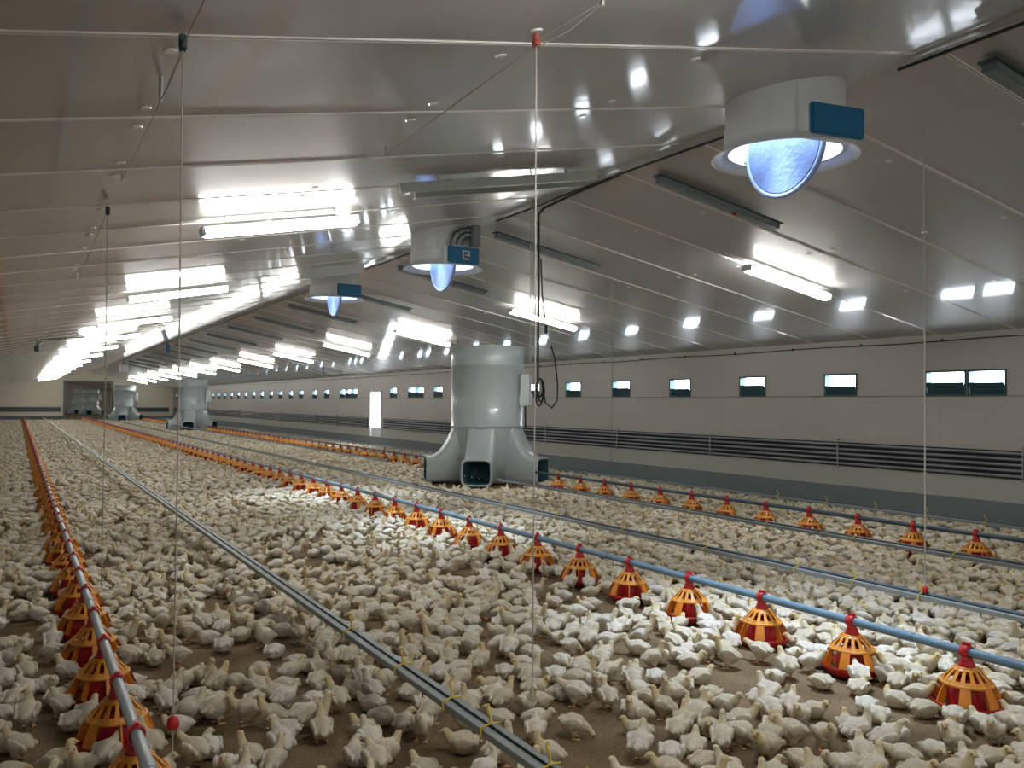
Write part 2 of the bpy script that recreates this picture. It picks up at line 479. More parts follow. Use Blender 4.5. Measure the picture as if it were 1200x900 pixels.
# ------------------------------------------------------------------ heating pipes on the walls
def pipe_rack(name, label, fixed, a, b, axis, step, off):
    """five pipes held by upright brackets; axis 'y' along the side wall, 'x' along the cross wall"""
    base = (fixed, a, 0) if axis == 'y' else (a, fixed, 0)
    t = thing(name, label, 'heating pipes', base)
    L = b - a
    pt = (lambda d, o, z: (o, d, z)) if axis == 'y' else (lambda d, o, z: (d, o, z))
    for k in range(5):
        z = .775 + .076 * k
        p = MB(); p.tube([pt(d, off, z) for d in np.linspace(0, L, 7)], .019, 10)
        p.build('pipe', M['heat_pipe'], t)
    p = MB()
    lo = pt(0, off * .45, .735); hi = pt(L, off * .30, 1.115)
    p.box((min(lo[0], hi[0]), min(lo[1], hi[1]), lo[2]), (max(lo[0], hi[0]) + (0 if axis == 'y' else 0), max(lo[1], hi[1]), hi[2]))
    p.build('dark_gap_sheet', M['heat_gap'], t)  # black sheet added to paint the dark gaps between the pipes
    d = .6
    while d < L:
        p = MB()
        p.tube([pt(d, off - .03 if off > 0 else off - .03, .70), pt(d, off - .03, 1.14), pt(d, off - .018, 1.165), pt(d, off * .35, 1.165)], .012, 6)
        p.build('bracket', M['heat_pipe'], t)
        d += step
    return t
pipe_rack('heating_pipe_rack', 'rack of five dark heating pipes running along the beige side wall', WX, 6.2, DY0 - .25, 'y', 3.0, -.055)
pipe_rack('heating_pipe_rack', 'rack of dark heating pipes beyond the bright door of the side wall', WX, DY1 + .25, YE - 1, 'y', 3.0, -.055)
pipe_rack('heating_pipe_rack', 'dark heating pipes on the far wall, feeder line side of its doorway', YE, LX + .2, HX0 - .2, 'x', 2.0, -.055)
pipe_rack('heating_pipe_rack', 'dark heating pipes on the far wall between its doorway and the side wall', YE, HX1 + .2, WX - .3, 'x', 2.0, -.055)

# cable under the eave
m = MB()
m.tube([(WX - .018, y, 2.66 - .02 * math.sin(y * .9) ** 2) for y in np.arange(4.5, 79, .7)], .008, 6)
for y in np.arange(5.2, 40, 1.4):
    m.box((WX - .03, y - .015, 2.64), (WX - .004, y + .015, 2.675))
tag(m.build('eave_cable', M['black']), 'thin dark cable clipped along the top of the beige wall', 'cable')
# cables along the ridge
m = MB()
pts = [(RX + .02 + .02 * math.sin(y * 1.7), y, RZ - .035 - .02 * abs(math.sin(y * .8))) for y in np.arange(-2.5, 60, .35) if not any(abs(y - q) < .55 for q in (4.46, 10.2, 14.6))]
seg = []
for p in pts:
    if seg and p[1] - seg[-1][1] > .5:
        m.tube(seg, .011, 6); seg = []
    seg.append(p)
m.tube(seg, .011, 6)
tag(m.build('ridge_cable', M['black']), 'black cable running along the ridge past the exhaust fans', 'cable')

# ------------------------------------------------------------------ tube lights on both slopes
def make_light(side):
    t = thing('tube_light', '', 'tube light', (0, 0, 0), 0, 'lit tube lights on the roof slopes')
    L, w, hgt = 1.44, .15, .085
    h = MB(); h.rbox((0, 0, -.02), (L, w * .8, .035), bev=.008); h.build('housing', M['white_plastic'], t)
    d = MB()
    n = 10
    prof = [(w / 2 * math.cos(PI + PI * k / n), -.037 + hgt * .75 * math.sin(PI + PI * k / n)) for k in range(n + 1)]
    v = [(x, a, b) for x in (-L / 2 + .03, L / 2 - .03) for a, b in prof]
    d.add(v, [(k, k + 1, n + 2 + k, n + 1 + k) for k in range(n)] + [tuple(range(n + 1)), tuple(range(n + 1, 2 * n + 2))], 0, True)
    d.build('diffuser', M['tube'], t)
    for sx in (-1, 1):
        c = MB(); c.rbox((sx * (L / 2 - .012), 0, -.05), (.03, w * 1.04, .07), bev=.006); c.build('end_cap', M['white_plastic'], t)
        b = MB(); b.tube([(sx * .5, 0, -.005), (sx * .5, 0, .08)], .006, 6); b.build('hanger', M['steel'], t)
    return t
HANG = .08
ang = math.atan(T)
def place_light(t, side, xc, y, label):
    t.location = (xc, y, roof(xc) - HANG)
    t.rotation_euler = (0, ang * (1 if side > 0 else -1), 0)
    t['label'] = label
proto = make_light(1)
first = True
yl = [-9.2, -3.5, 2.15, 7.85, 13.7, 19.2, 24.7, 30.4, 36.0, 42.1, 47.8, 53.4, 59.0, 64.6, 70.2, 75.8, 84, 90, 96, 103, 110, 118]  # lamps out of view at either end are added for brightness
for side, xc in ((1, 8.38), (-1, 2.06)):
    for i, y in enumerate(yl):
        if y > 120: continue
        y2 = y if side > 0 else y + .05
        o = proto if first else copy_tree(proto)
        first = False
        lab = 'lit white tube light on roof slope %s, %s' % ('above beige wall' if side > 0 else 'away from beige wall', ('%s from camera end' % nth(i - 2) if i > 1 else 'added behind the camera, %s' % ('farther', 'nearer')[i]))
        place_light(o, side, 11.0 if side > 0 and y > YE else xc, y2, lab)  # lamps past the cross wall are added where the doorway hides them

# unlit battens close to the ridge
def make_batten():
    t = thing('light_batten', '', 'light fitting', (0, 0, 0), 0, 'unlit battens beside the ridge')
    b = MB(); b.rbox((0, 0, -.035), (1.58, .10, .06), bev=.006); b.build('housing', M['batten'], t)
    b = MB(); b.rbox((0, .0, -.003), (1.64, .125, .012)); b.build('shadow_strip', M['batten_dark'], t)  # dark strip paints the shadow in the gap above the batten
    b = MB(); b.rbox((.2, -.0, -.075), (.03, .03, .03), bev=.005); b.build('sensor', M['red'], t)
    for sx in (-1, 1):
        b = MB(); b.tube([(sx * .6, 0, 0), (sx * .6, 0, .05)], .008, 6); b.build('hanger', M['steel'], t)
    return t
proto = make_batten(); first = True
for k in range(17):
    y = 3.32 + 3.27 * k
    o = proto if first else copy_tree(proto); first = False
    xc = 6.09
    o.location = (xc, y, roof(xc) - .045); o.rotation_euler = (0, ang, 0)
    o['label'] = 'unlit grey teal batten beside the ridge, %s from camera end' % nth(k)
t = thing('cable_tray', 'pale cable tray under the ridge beside the third exhaust fan', 'cable tray', (4.25, 13.2, roof(4.25) - .09))
t.rotation_euler = (0, -ang, 0)
b = MB(); b.rbox((0, 0, 0), (.95, .012, .15)); b.rbox((0, .06, -.07), (.95, .12, .01)); b.build('tray', M['white_plastic'], t)
for x in (-.35, .35):
    b = MB(); b.tube([(x, .05, -.06), (x, .05, .09)], .008, 6); b.build('hanger', M['steel'], t)
# the open steel rail frame beside the second fan
t = thing('mounting_rail', 'grey green double mounting rail under the ceiling where the black cable drops', 'rail', (3.66, 6.72, roof(3.66) - .10))
t.rotation_euler = (0, -ang, 0)
for dy, sh, L in ((-.16, -.05, 1.95), (.16, .12, 1.75)):
    b = MB()
    b.rbox((sh, dy, 0), (L, .012, .075)); b.rbox((sh, dy + .03, .034), (L, .06, .008)); b.rbox((sh, dy + .03, -.034), (L, .06, .008))
    b.build('channel', M['rail'], t)
for x in (-.6, .7):
    b = MB(); b.tube([(x, 0, .03), (x, 0, .10)], .01, 6); b.rbox((x, 0, .034), (.05, .42, .012)); b.build('bracket', M['rail'], t)

# ------------------------------------------------------------------ exhaust fans on the ridge
FX = 4.72
def make_fan(label, y, zs, ba, cable=False):
    t = thing('exhaust_fan', label, 'exhaust fan', (FX, y, zs), 0, 'exhaust fans along the ridge')
    R = .408
    top = RZ - zs - .06
    n = 48
    m = MB()
    v = []
    zt = lambda a: roof(FX + R * math.cos(a)) - zs + .004
    for k in range(n):
        a = 2 * PI * k / n
        ca, sa = math.cos(a), math.sin(a)
        for r, z in ((R + .012, .02), (R + .012, .19), (R, .195), (R, zt(a)), (R - .02, zt(a)), (R - .02, .02)):
            v.append((r * ca, r * sa, z))
    fs = []
    for k in range(n):
        k2 = (k + 1) % n
        for j in range(5):
            fs.append((k * 6 + j, k2 * 6 + j, k2 * 6 + j + 1, k * 6 + j + 1))
        fs.append((k * 6 + 5, k2 * 6 + 5, k2 * 6, k * 6))
    m.add(v, fs, 0, False)
    for a in (-2.2, -2.17):                         # standing seam of the rolled sheet
        m.add([((R + o) * math.cos(a + b), (R + o) * math.sin(a + b), z) for z in (.2, zt(a)) for o, b in ((.0, 0), (.008, .0), (.008, .012), (0, .012))],
              [(0, 1, 5, 4), (1, 2, 6, 5), (2, 3, 7, 6)])
    m.build('duct', M['white_plastic'], t)
    m = MB()
    prof = [(R + .013, .07), (R + .02, .04), (R + .05, .012), (R + .095, -.015), (R + .10, -.022), (R + .092, -.024), (R + .045, .0), (R + .0, .03), (R - .021, .06)]
    m.lathe(prof, n=56)
    m.build('bell_mouth', M['white_plastic'], t)
    m = MB(); m.lathe([(0.001, top - .13), (R - .021, top - .13)], n=40)
    m.build('sky_opening', M['sky_opening'], t)
    ld_ = bpy.data.lights.new('duct_daylight', 'SPOT')
    ld_.energy = 150; ld_.color = (.70, .83, 1.0); ld_.spot_size = math.radians(66); ld_.spot_blend = .8; ld_.shadow_soft_size = .15
    for sx in (-.2, .2):
        lo_ = bpy.data.objects.new('duct_daylight', ld_); COL.objects.link(lo_); lo_.parent = t; lo_.location = (sx, 0, top - .16)
    # butterfly damper disc standing upright along the ridge, lower half hanging out of the duct
    m = MB()
    Rd, tk = .352, .018
    n = 48
    prof = [(0.0, -.012 - tk), (.12, -.010 - tk), (.24, -.004 - tk), (.33, -tk), (Rd - .02, -tk), (Rd - .02, tk), (.33, tk), (.24, tk + .004), (.12, tk + .010), (0.0, tk + .012)]
    v = []
    for r, x in prof:
        for k in range(n):
            a = 2 * PI * k / n
            v.append((x, r * math.cos(a), r * math.sin(a)))
    fs = [(i * n + k, i * n + (k + 1) % n, (i + 1) * n + (k + 1) % n, (i + 1) * n + k) for i in range(len(prof) - 1) for k in range(n)]
    m.add(v, fs, 0, True)
    dmp = m.build('damper', M['damper'], t, (0, 0, .07))
    m = MB()
    m.tube([(0, Rd * math.cos(2 * PI * k / 48), Rd * math.sin(2 * PI * k / 48)) for k in range(49)], .021, 8, caps=False)
    m.build('damper_rim', M['damper_rim'], dmp)
    m = MB(); m.tube([(0, -R + .01, .045), (0, R - .01, .045)], .014, 8); m.build('damper_shaft', M['steel'], t)
    # control box on the side towards the camera end
    a = ba
    box = MB(); d = Vector((math.cos(a), math.sin(a), 0))
    rot = Matrix.Rotation(a + PI / 2, 3, 'Z')
    c = d * (R + .055)
    box.rbox((c.x, c.y, .09), (.43, .13, .20), rot, bev=.012)
    bx = box.build('control_box', M['white_plastic'], t)
    lid = MB(); c = d * (R + .128)
    lid.rbox((c.x, c.y, .09), (.435, .035, .205), rot, bev=.012)
    ld = lid.build('box_lid', M['teal'], bx)
    if cable:
        st = MB(); c = d * (R + .147) + rot @ Vector((.03, 0, 0))
        ex = rot @ Vector((1, 0, 0)); 
        def bit(u, w_, su, sw):
            q = c + ex * u
            st.rbox((q.x, q.y, .093 + w_), (su, .004, sw), rot)
        bit(-.045, 0, .014, .11); bit(0, .048, .10, .014); bit(.045, .02, .014, .07); bit(.0, -.048, .08, .014); bit(.01, 0, .05, .012)
        st.build('sticker', M['sign'], ld)
        jb = MB(); c = d * (R + .05) + ex * .20
        jb.rbox((c.x, c.y, .36), (.11, .12, .26), rot, bev=.01); jb.build('junction_box', M['batten'], t)
        for q in range(6):
            cb = MB()
            rad = .30 - .035 * q
            pts = []
            for j in range(15):
                al = PI * .5 + PI * .52 * j / 14
                e = (d * (R + .03 + .012 * q) + ex * (.13 + rad * math.cos(al)))
                pts.append((e.x, e.y, .23 + rad * .85 * math.sin(al) + .01 * math.sin(j * 1.7 + q)))
            cb.tube(pts, .011, 6); cb.build('cable', M['batten_dark'] if q % 2 else M['rail'], t)
    return t
make_fan('white exhaust fan nearest the camera on the ridge, teal control box on its side', 4.46, 3.48, -1.72)
make_fan('white exhaust fan, second along the ridge, with coiled cable above its teal box', 10.2, 3.43, -1.52, True)
make_fan('white exhaust fan, third along the ridge, behind the coiled cable fan', 14.6, 3.48, -1.42)

# ------------------------------------------------------------------ air circulation units
def make_unit():
    t = thing('air_circulator', '', 'air circulator', (0, 0, 0), 0, 'air circulation towers down the house')
    zb, zt, R = 1.20, 2.90, .775
    m = MB()
    m.lathe([(R - .03, zb - .02), (R, zb), (R + .012, zb + .01), (R + .012, zb + .03), (R, zb + .035), (R - .005, 2.48), (R + .014, 2.49), (R + .014, 2.51), (R + .005, 2.52),
             (R + .012, zt - .03), (R + .035, zt - .01), (R + .035, zt), (R - .02, zt), (R - .03, zb - .02)], n=56)
    m.build('drum', M['grey_plastic'], t)
    m = MB()
    m.lathe([(R - .02, zb + .005), (R - .03, zb - .1), (R - .06, zb - .35), (R - .10, zb - .6), (R - .12, .04), (.05, .03)], n=48)
    m.build('core', M['grey_plastic'], t)
    zc = lambda r: .575 + .66 * max(0, (1.32 - r) / .60) ** 2.6 if r > .72 else 1.23
    N = 20
    for k in range(5):
        a = k * 2 * PI / 5
        ex, ey = Vector((math.cos(a), math.sin(a), 0)), Vector((-math.sin(a), math.cos(a), 0))
        def ring(r, zlo, zhi, w, cr):
            pts = []
            for q in range(N):
                al = 2 * PI * q / N
                px = math.copysign(abs(math.cos(al)) ** .35, math.cos(al)); pz = math.copysign(abs(math.sin(al)) ** .35, math.sin(al))
                pts.append(ex * r + ey * (px * w / 2) + Vector((0, 0, (zlo + zhi) / 2 + pz * (zhi - zlo) / 2)))
            return pts
        st = [.5, .66, .72, .745, .77, .80, .84, .89, .95, 1.02, 1.10, 1.20, 1.30, 1.32]
        v = []
        for r in st:
            w = .60 + .03 * max(0, (r - .7) / .6) + (.02 if r >= 1.30 else 0)
            v += ring(r, .03, zc(r) + (.008 if r >= 1.3 else 0), w, .1)
        # inner lip and tunnel
        o1 = len(v)
        v += ring(1.32, .07, .54, .55, .1); v += ring(.80, .09, .50, .48, .1)
        m = MB()
        fs = []
        for i in range(len(st) - 1):
            for q in range(N):
                fs.append((i * N + q, i * N + (q + 1) % N, (i + 1) * N + (q + 1) % N, (i + 1) * N + q))
        L = len(st) - 1
        fs += [(L * N + q, L * N + (q + 1) % N, o1 + (q + 1) % N, o1 + q) for q in range(N)]
        m.add(v, fs, 0, True)
        fs2 = [(o1 + q, o1 + (q + 1) % N, o1 + N + (q + 1) % N, o1 + N + q) for q in range(N)] + [tuple(o1 + N + q for q in range(N))]
        m.f += [tuple(f) for f in fs2]; m.mi += [1] * len(fs2); m.sm += [True] * len(fs2)
        m.build('outlet', [M['grey_plastic'], M['teal_dark']], t)
    m = MB()
    a = 1.30
    d = Vector((math.cos(a), math.sin(a), 0)); c = d * (R + .12)
    m.rbox((c.x, c.y, 2.0), (.17, .26, .62), Matrix.Rotation(a, 3, 'Z'), bev=.02)
    m.rbox((c.x, c.y, 1.78), (.20, .29, .26), Matrix.Rotation(a, 3, 'Z'), bev=.02)
    b = m.build('control_box', M['white_plastic'], t)
    m = MB(); c = d * (R + .11)
    m.tube([(c.x, c.y, 1.66), (c.x, c.y, 1.45), (c.x - .04, c.y, 1.2)], .016, 6); m.build('cable', M['black'], b)
    for a in (PI * .75, PI * 1.75):
        m = MB(); m.tube([(R * math.cos(a), R * math.sin(a), zt - .02), (R * math.cos(a), R * math.sin(a), 3.16)], .005, 5)
        m.build('hanging_wire', M['wire'], t)
    return t
proto = make_unit()
units = [(8.80, 16.70, 'large pale grey air circulator tower, the nearest, standing among the birds before the wall'),
         (8.55, 51.5, 'pale grey air circulator tower, second down the house, under the tube lights'),
         (7.55, 76.5, 'pale grey air circulator tower, third down the house, beside the far doorway'),
         (7.20, 108.0, 'small pale grey air circulator seen through the far doorway, nearer the wall'),
         (6.35, 114.0, 'small pale grey air circulator seen through the far doorway, the more distant')]
for i, (x, y, lab) in enumerate(units):
    o = proto if i == 0 else copy_tree(proto)
    o.location = (x, y, 0)
    toward = math.atan2(-y, -x)
    o.rotation_euler = (0, 0, toward - math.radians(9))
    o['label'] = lab

# ------------------------------------------------------------------ feeder lines: a pipe each, pans clipped to it
PIPE_Z = .345
LINES = [(.450, 3.16, 'feeder line nearest the camera', 'near'), (4.635, 3.045, 'middle feeder line', 'middle'), (8.96, 5.77, 'feeder line nearest the beige wall', 'wall')]
for (x, ys, nm, sh), mt in zip(LINES, ('pipe_grey', 'pipe_blue', 'pipe_dark')):
    m = MB()
    cuts = [0.4] + ([c for u in units[:2] for c in (u[1] - 1.78, u[1] + 1.6)] if sh == 'wall' else []) + [79.2]
    for a, b in zip(cuts[::2], cuts[1::2]):
        m.tube([(x, y, PIPE_Z) for y in np.linspace(a, b, 20)], .026, 12)
    for y in np.arange(ys + .38, 14, 3.09):
        m.tube([(x, y - .05, PIPE_Z), (x, y + .05, PIPE_Z)], .0295, 12)
    tag(m.build('feeder_pipe', M[mt]), '%s feed pipe carrying the pans of the %s' % ({'near': 'grey metal', 'middle': 'blue grey', 'wall': 'dark blue grey'}[sh], nm), 'feeder pipe')

def pan_parts(detail):
    bowl, hub, grill = MB(), MB(), MB()
    n = 28 if detail else 14
    bowl.lathe([(.001, .022), (.08, .02), (.135, .024), (.168, .052), (.178, .076), (.183, .078), (.184, .070), (.172, .044), (.14, .014), (.08, .006), (.001, .006)], n=n)
    # red feed cone inside the cage
    bowl.lathe([(.095, .03), (.100, .06), (.098, .125), (.085, .155), (.05, .200)], n=n)
    if detail:
        bowl.lathe([(.098, .045), (.155, .052)], n=n, mi=1)
    # cage: upper crown with slots, then open below between upright radial fins
    ns = 14
    r_t, z_t, r_b, z_b = .060, .262, .136, .180
    if detail:
        for k in range(ns):
            a0 = 2 * PI * k / ns
            for (u0, u1, s0, s1) in ((0, .46, 0, 1), (.46, 1, 0, .22), (.46, 1, .80, 1)):
                aa, ab = a0 + u0 * 2 * PI / ns, a0 + u1 * 2 * PI / ns
                v = []
                for s in (s0, s1):
                    r = r_t + (r_b - r_t) * s; z = z_t + (z_b - z_t) * s + .012 * math.sin(PI * s)
                    for al in (aa, ab):
                        v.append((r * math.cos(al), r * math.sin(al), z))
                        v.append(((r - .005) * math.cos(al), (r - .005) * math.sin(al), z - .004))
                grill.add(v, [(0, 2, 6, 4), (1, 5, 7, 3), (0, 1, 3, 2), (4, 6, 7, 5), (0, 4, 5, 1), (2, 3, 7, 6)])
        grill.lathe([(.042, .266), (.062, .264), (.062, .258), (.042, .258)], n=n)
        grill.lathe([(r_b - .004, z_b + .006), (r_b + .004, z_b + .004), (r_b + .005, z_b - .010), (r_b - .003, z_b - .010)], n=n)
    else:
        grill.lathe([(.042, .266), (.060, .262), (.100, .232), (.136, .180), (.138, .168)], n=n)
    nf = 7
    for k in range(nf):
        al = 2 * PI * (k + .25) / nf
        e, w = Vector((math.cos(al), math.sin(al), 0)), Vector((-math.sin(al), math.cos(al), 0))
        prof = [(.112, .182), (.138, .179), (.164, .132), (.184, .082), (.175, .068), (.146, .062), (.130, .104), (.122, .150)]
        v = [e * r + w * s + Vector((0, 0, z)) for s in (-.0035, .0035) for r, z in prof]
        q = len(prof)
        # the fin's outer edge turns into a broad curved amber guard
        grill.add(v, [tuple(range(q))[::-1], tuple(range(q, 2 * q))] + [(i, (i + 1) % q, q + (i + 1) % q, q + i) for i in range(q)], 1)
        gv = []
        for s in range(4):
            bb = al + (s / 3 - .5) * .36
            for r, z in ((.138, .178), (.165, .132), (.185, .082)):
                gv.append((r * math.cos(bb), r * math.sin(bb), z))
        if k % 2 == 0:
            grill.add(gv, [(s * 3 + j, s * 3 + j + 1, s * 3 + j + 4, s * 3 + j + 3) for s in range(3) for j in range(2)], 1, True)
    hub.lathe([(.044, .258), (.046, .270), (.040, .282), (.033, .300), (.032, .318), (.001, .322)], n=16 if detail else 8)
    ring = [(0, -.034 + .068 * 0, 0)]
    for yy in (-.03, .03):
        pass
    pts = [(0, -.030), (0, -.034), (0, .034), (0, .030)]
    N = 18 if detail else 10
    prof = [(.0290, -.026), (.035, -.028), (.037, 0), (.035, .028), (.0290, .026)]
    v = [(r * math.cos(2 * PI * k / N), yy, PIPE_Z + r * math.sin(2 * PI * k / N)) for r, yy in prof for k in range(N)]
    hub.add(v, [(i * N + k, i * N + (k + 1) % N, (i + 1) * N + (k + 1) % N, (i + 1) * N + k) for i in range(len(prof) - 1) for k in range(N)], 0, True)
    hub.rbox((0, 0, PIPE_Z + .040), (.018, .05, .022), bev=.004)
    return bowl, grill, hub
b, g, h = pan_parts(True)
me_b, me_g, me_h = b.mesh('bowl', [M['red_bowl'], M['feed']]), g.mesh('grill', [M['amber'], M['fin']]), h.mesh('clamp', [M['red']])
b, g, h = pan_parts(False)
far = MB()
for src, off in ((b, 0), (g, 1), (h, 3)):
    far.add(src.v, src.f, 0)
    far.mi[-len(src.f):] = [q + off for q in src.mi]; far.sm[-len(src.f):] = src.sm
me_far = far.mesh('feeder_pan', [M['red_bowl'], M['amber'], M['fin'], M['red']])
PANS = []
stuff_pans = []
for li, (x, ys, nm, sh) in enumerate(LINES):
    i = 0
    y = ys
    while y < 79:
        if li == 2 and any(abs(y - u[1]) < 1.9 for u in units[:2]):
            y += .757; continue
        PANS.append((x, y, li, i))
        lab = 'red and amber feeder pan, %s from camera end of %s' % (nth(i), nm)
        rz = random.uniform(0, 2 * PI)
        if i < 24:
            t = thing('feeder_pan', lab, 'feeder pan', (x, y, 0), 0, 'feeder pans of the ' + nm)
            for nmx, me in (('bowl', me_b), ('grill', me_g), ('clamp', me_h)):
                o = bpy.data.objects.new(nmx, me); COL.objects.link(o); o.parent = t
                if nmx != 'clamp': o.rotation_euler = (0, 0, rz)
        elif i < 97:
            o = bpy.data.objects.new('feeder_pan', me_far); COL.objects.link(o); o.location = (x, y, 0)
            tag(o, lab, 'feeder pan', 'feeder pans of the ' + nm)
        else:
            stuff_pans.append((x, y))
        i += 1; y += .7725 if li < 2 else .757
if stuff_pans:
    mm = MB()
    for x, y in stuff_pans:
        mm.add([(a + x, b_ + y, c) for a, b_, c in far.v], far.f, 0)
        mm.mi[-len(far.f):] = far.mi
    tag(mm.build('feeder_pans', [M['red_bowl'], M['amber'], M['fin'], M['red']]), 'last feeder pans of the three lines, tiny by the far wall', 'feeder pans', kind='stuff')

# ------------------------------------------------------------------ drinker lines
DR = [(1.738, 'drinker line beside the nearest feeder line', [2.52, 2.78, 3.25, 3.62, 4.2, 5.0], 'channel'), (5.655, 'drinker line behind the middle feeder line', [4.05, 4.62, 5.2, 6.3, 7.6, 8.9, 10.2], 'channel'),
      (7.453, 'drinker line before the wall side feeder line', [5.0, 6.1, 7.3, 8.6, 10.0], 'channel'), (9.826, 'drinker line along the beige wall', [6.2, 6.95, 7.7, 8.5, 9.4], 'channel')]
for i, (x, nm, ties, mt) in enumerate(DR):
    t = thing('drinker_line', ('grey metal %s' if i == 0 else 'dark pipe and pale rail %s') % nm, 'drinker line', (x, 0, .35))
    ya, yb = 0.5, 79.0
    m = MB()
    prof = [(-.040, -.016), (-.040, .012), (-.034, .016), (-.006, .016), (0, .012), (0, -.016), (-.006, -.016), (-.006, .006), (-.034, .006), (-.034, -.016)]
    v = [(a, y, b_) for y in (ya, yb) for a, b_ in prof]
    n = len(prof)
    runs_ = {2: [(ya, 13.7), (19.0, yb)], 3: [(ya, 15.4), (18.0, yb)]}.get(i, [(ya, yb)])
    for ra, rb in runs_:
        v = [(a, y, b_) for y in (ra, rb) for a, b_ in prof]
        m.add(v, [(k, (k + 1) % n, n + (k + 1) % n, n + k) for k in range(n)])
    m.build('channel', M['channel'], t)
    m = MB()
    if i == 0:
        m.box((.008, ya, -.014), (.042, yb, .018)); m.build('pipe', M['channel'], t)
    else:
        for ra, rb in runs_: m.tube([(.022, ra, .014), (.022, rb, .014)], .020, 10)
        m.build('pipe', M['pipe_dark'], t)
    m = MB()
    for ra, rb in runs_: m.tube([(.004, ra, .020), (.004, rb, .020)], .004, 6)
    m.build('cable', M['black'], t)
    for y in ties:
        m = MB()
        m.tube([(-.044, y, -.02), (-.044, y, .02), (.0, y, .03), (.046, y + .004, .026), (.048, y + .004, -.02), (.0, y, -.03), (-.044, y, -.02)], .0045, 6)
        m.tube([(.0, y, .03), (.006, y + .01, .055), (.002, y + .03, .085), (.012, y + .035, .10)], .005, 6)
        m.build('tie', M['yellow'], t)
    y = .9; k = 0
    while k < 60 and y < 20:
        m = MB(); m.lathe([(.001, -.016), (.008, -.016), (.008, -.034), (.004, -.038), (.003, -.05), (.001, -.052)], c=(-.02, y, 0), n=8)
        m.build('nipple', M['steel'], t)
        y += .30; k += 1

# ------------------------------------------------------------------ ropes, wires and pulleys
def rope_set(x, y, zfoot, label, runs, ends, thick=.0031, mt='rope'):
    zt = roof(x) - .09
    t = thing('suspension_rope', label, 'rope', (x, y, 0))
    m = MB(); m.tube([(0, 0, zt), (.004, 0, (zt + zfoot) / 2), (0, 0, zfoot)], thick, 6); m.build('drop_cord', M[mt], t)
    m = MB(); m.lathe([(.001, -.012), (.024, -.010), (.017, 0), (.024, .010), (.001, .012)], n=14)
    for i in range(len(m.v)):
        a, b_, c = m.v[i]; m.v[i] = (c, a, b_ + zt + .02)
    m.rbox((0, 0, zt + .035), (.03, .022, .06), bev=.005)
    if runs: m.build('pulley', M['pulley_red'] if ends else M['batten_dark'], t)
    for pts in runs:
        m = MB(); m.tube([(a - x, b_ - y, roof(a) - c) for a, b_, c in pts], thick * .85, 6); m.build('cord', M[mt], t)
        a, b_, c = pts[-1]
        m = MB(); m.tube([(a - x, b_ - y, roof(a)), (a - x, b_ - y, roof(a) - c - .012)], .010, 6); m.build('hook', M['steel'], t)
    return t
rope_set(.53, 3.52, PIPE_Z + .03, 'white cord hanging from pulley to the nearest feeder line', [[(.53, 3.52, .07), (.54, 3.0, .05), (.545, 2.4, .05)], [(.53, 3.53, .08), (.53, 3.9, .10), (.54, 4.6, .09), (.55, 5.9, .06)], [(.53, 3.54, .1), (.51, 3.8, .16), (.53, 4.1, .1)]], False)
rope_set(2.03, 3.40, .36, 'white cord hanging from red pulley to the drinker line beside the nearest feeder line',
         [[(2.03, 3.40, .06), (2.06, 3.2, .055), (2.10, 2.98, .045)], [(2.03, 3.40, .09), (2.08, 3.2, .085), (2.10, 2.98, .05)], [(2.03, 3.41, .08), (2.1, 4.5, .06), (2.16, 5.6, .045)]], True)
rope_set(7.47, 10.33, .37, 'thin dark wire hanging from the ceiling left of the exhaust fan nearest the camera', [], False, .0045, 'wire')
rope_set(5.66, 4.03, .37, 'pale thin cord dropping past the double air inlet to the drinker line', [], False, .005, 'rope')
rope_set(.55, 6.96, PIPE_Z + .03, 'thin cord above the nearest feeder line, second from the camera', [[(.55, 6.96, .06), (.56, 9, .09), (.57, 11.0, .05)]], False, .004, 'rope')
# red stoppers on two of the cords
for x, y, z, lab in ((.53, 3.52, .50, 'red stopper on the white cord by the nearest feeder line'), (5.66, 4.03, .40, 'red stopper on the pale cord at the drinker line')):
    m = MB(); m.lathe([(.006, .03), (.02, .022), (.024, -.01), (.016, -.02), (.006, -.022)], c=(x, y, z), n=10)
    tag(m.build('cord_stopper', M['red']), lab, 'cord stopper')
# black power cable dropping from the rail with a coil at its end
m = MB()
bx, by = 4.99, 8.28
m.tube([(RX + .02, 6.9, RZ - .05), (5.02, 7.6, RZ - .09), (bx + .03, by - .06, 3.86), (bx, by, 3.80), (bx, by, 3.6), (bx + .004, by, 3.0), (bx, by, 2.4), (bx, by, 1.95)], .013, 8)
coil = []
for k in range(50):
    a = 2 * PI * k / 16
    coil.append((bx + .03 + .045 * math.sin(a), by + .02 * math.sin(a * .5), 1.96 - .20 * (1 - math.cos(a)) / 2 * (1.0 + .25 * (k // 16)) + .02))
m.tube(coil, .010, 6)
m.tube([(bx + .05, by, 1.95), (bx + .10, by, 1.72), (bx + .18, by, 1.66), (bx + .25, by, 1.74), (bx + .26, by, 1.9), (bx + .22, by, 2.2), (bx + .17, by, 2.35)], .009, 6)
tag(m.build('power_cable', M['black']), 'black power cable dropping from the ridge, looped beside the nearest tower', 'cable')
m = MB(); m.tube([(bx + .03, by, 3.3), (bx + .05, by, 2.9), (bx + .10, by, 2.55)], .008, 6); m.rbox((bx + .10, by, 2.53), (.03, .03, .09), bev=.005)
tag(m.build('hanging_plug', M['black']), 'black plug on a short lead beside the looped power cable', 'plug')
m = MB(); m.tube([(bx - .07, by + .05, roof(bx - .07)), (bx - .07, by + .05, 2.6), (bx - .07, by + .05, 1.72)], .006, 6)
m.tube([(bx - .035, by + .05, roof(bx - .035)), (bx - .035, by + .05, 2.9)], .005, 6)
tag(m.build('pull_rope', M['rope']), 'white rope hanging beside the black power cable', 'cord')

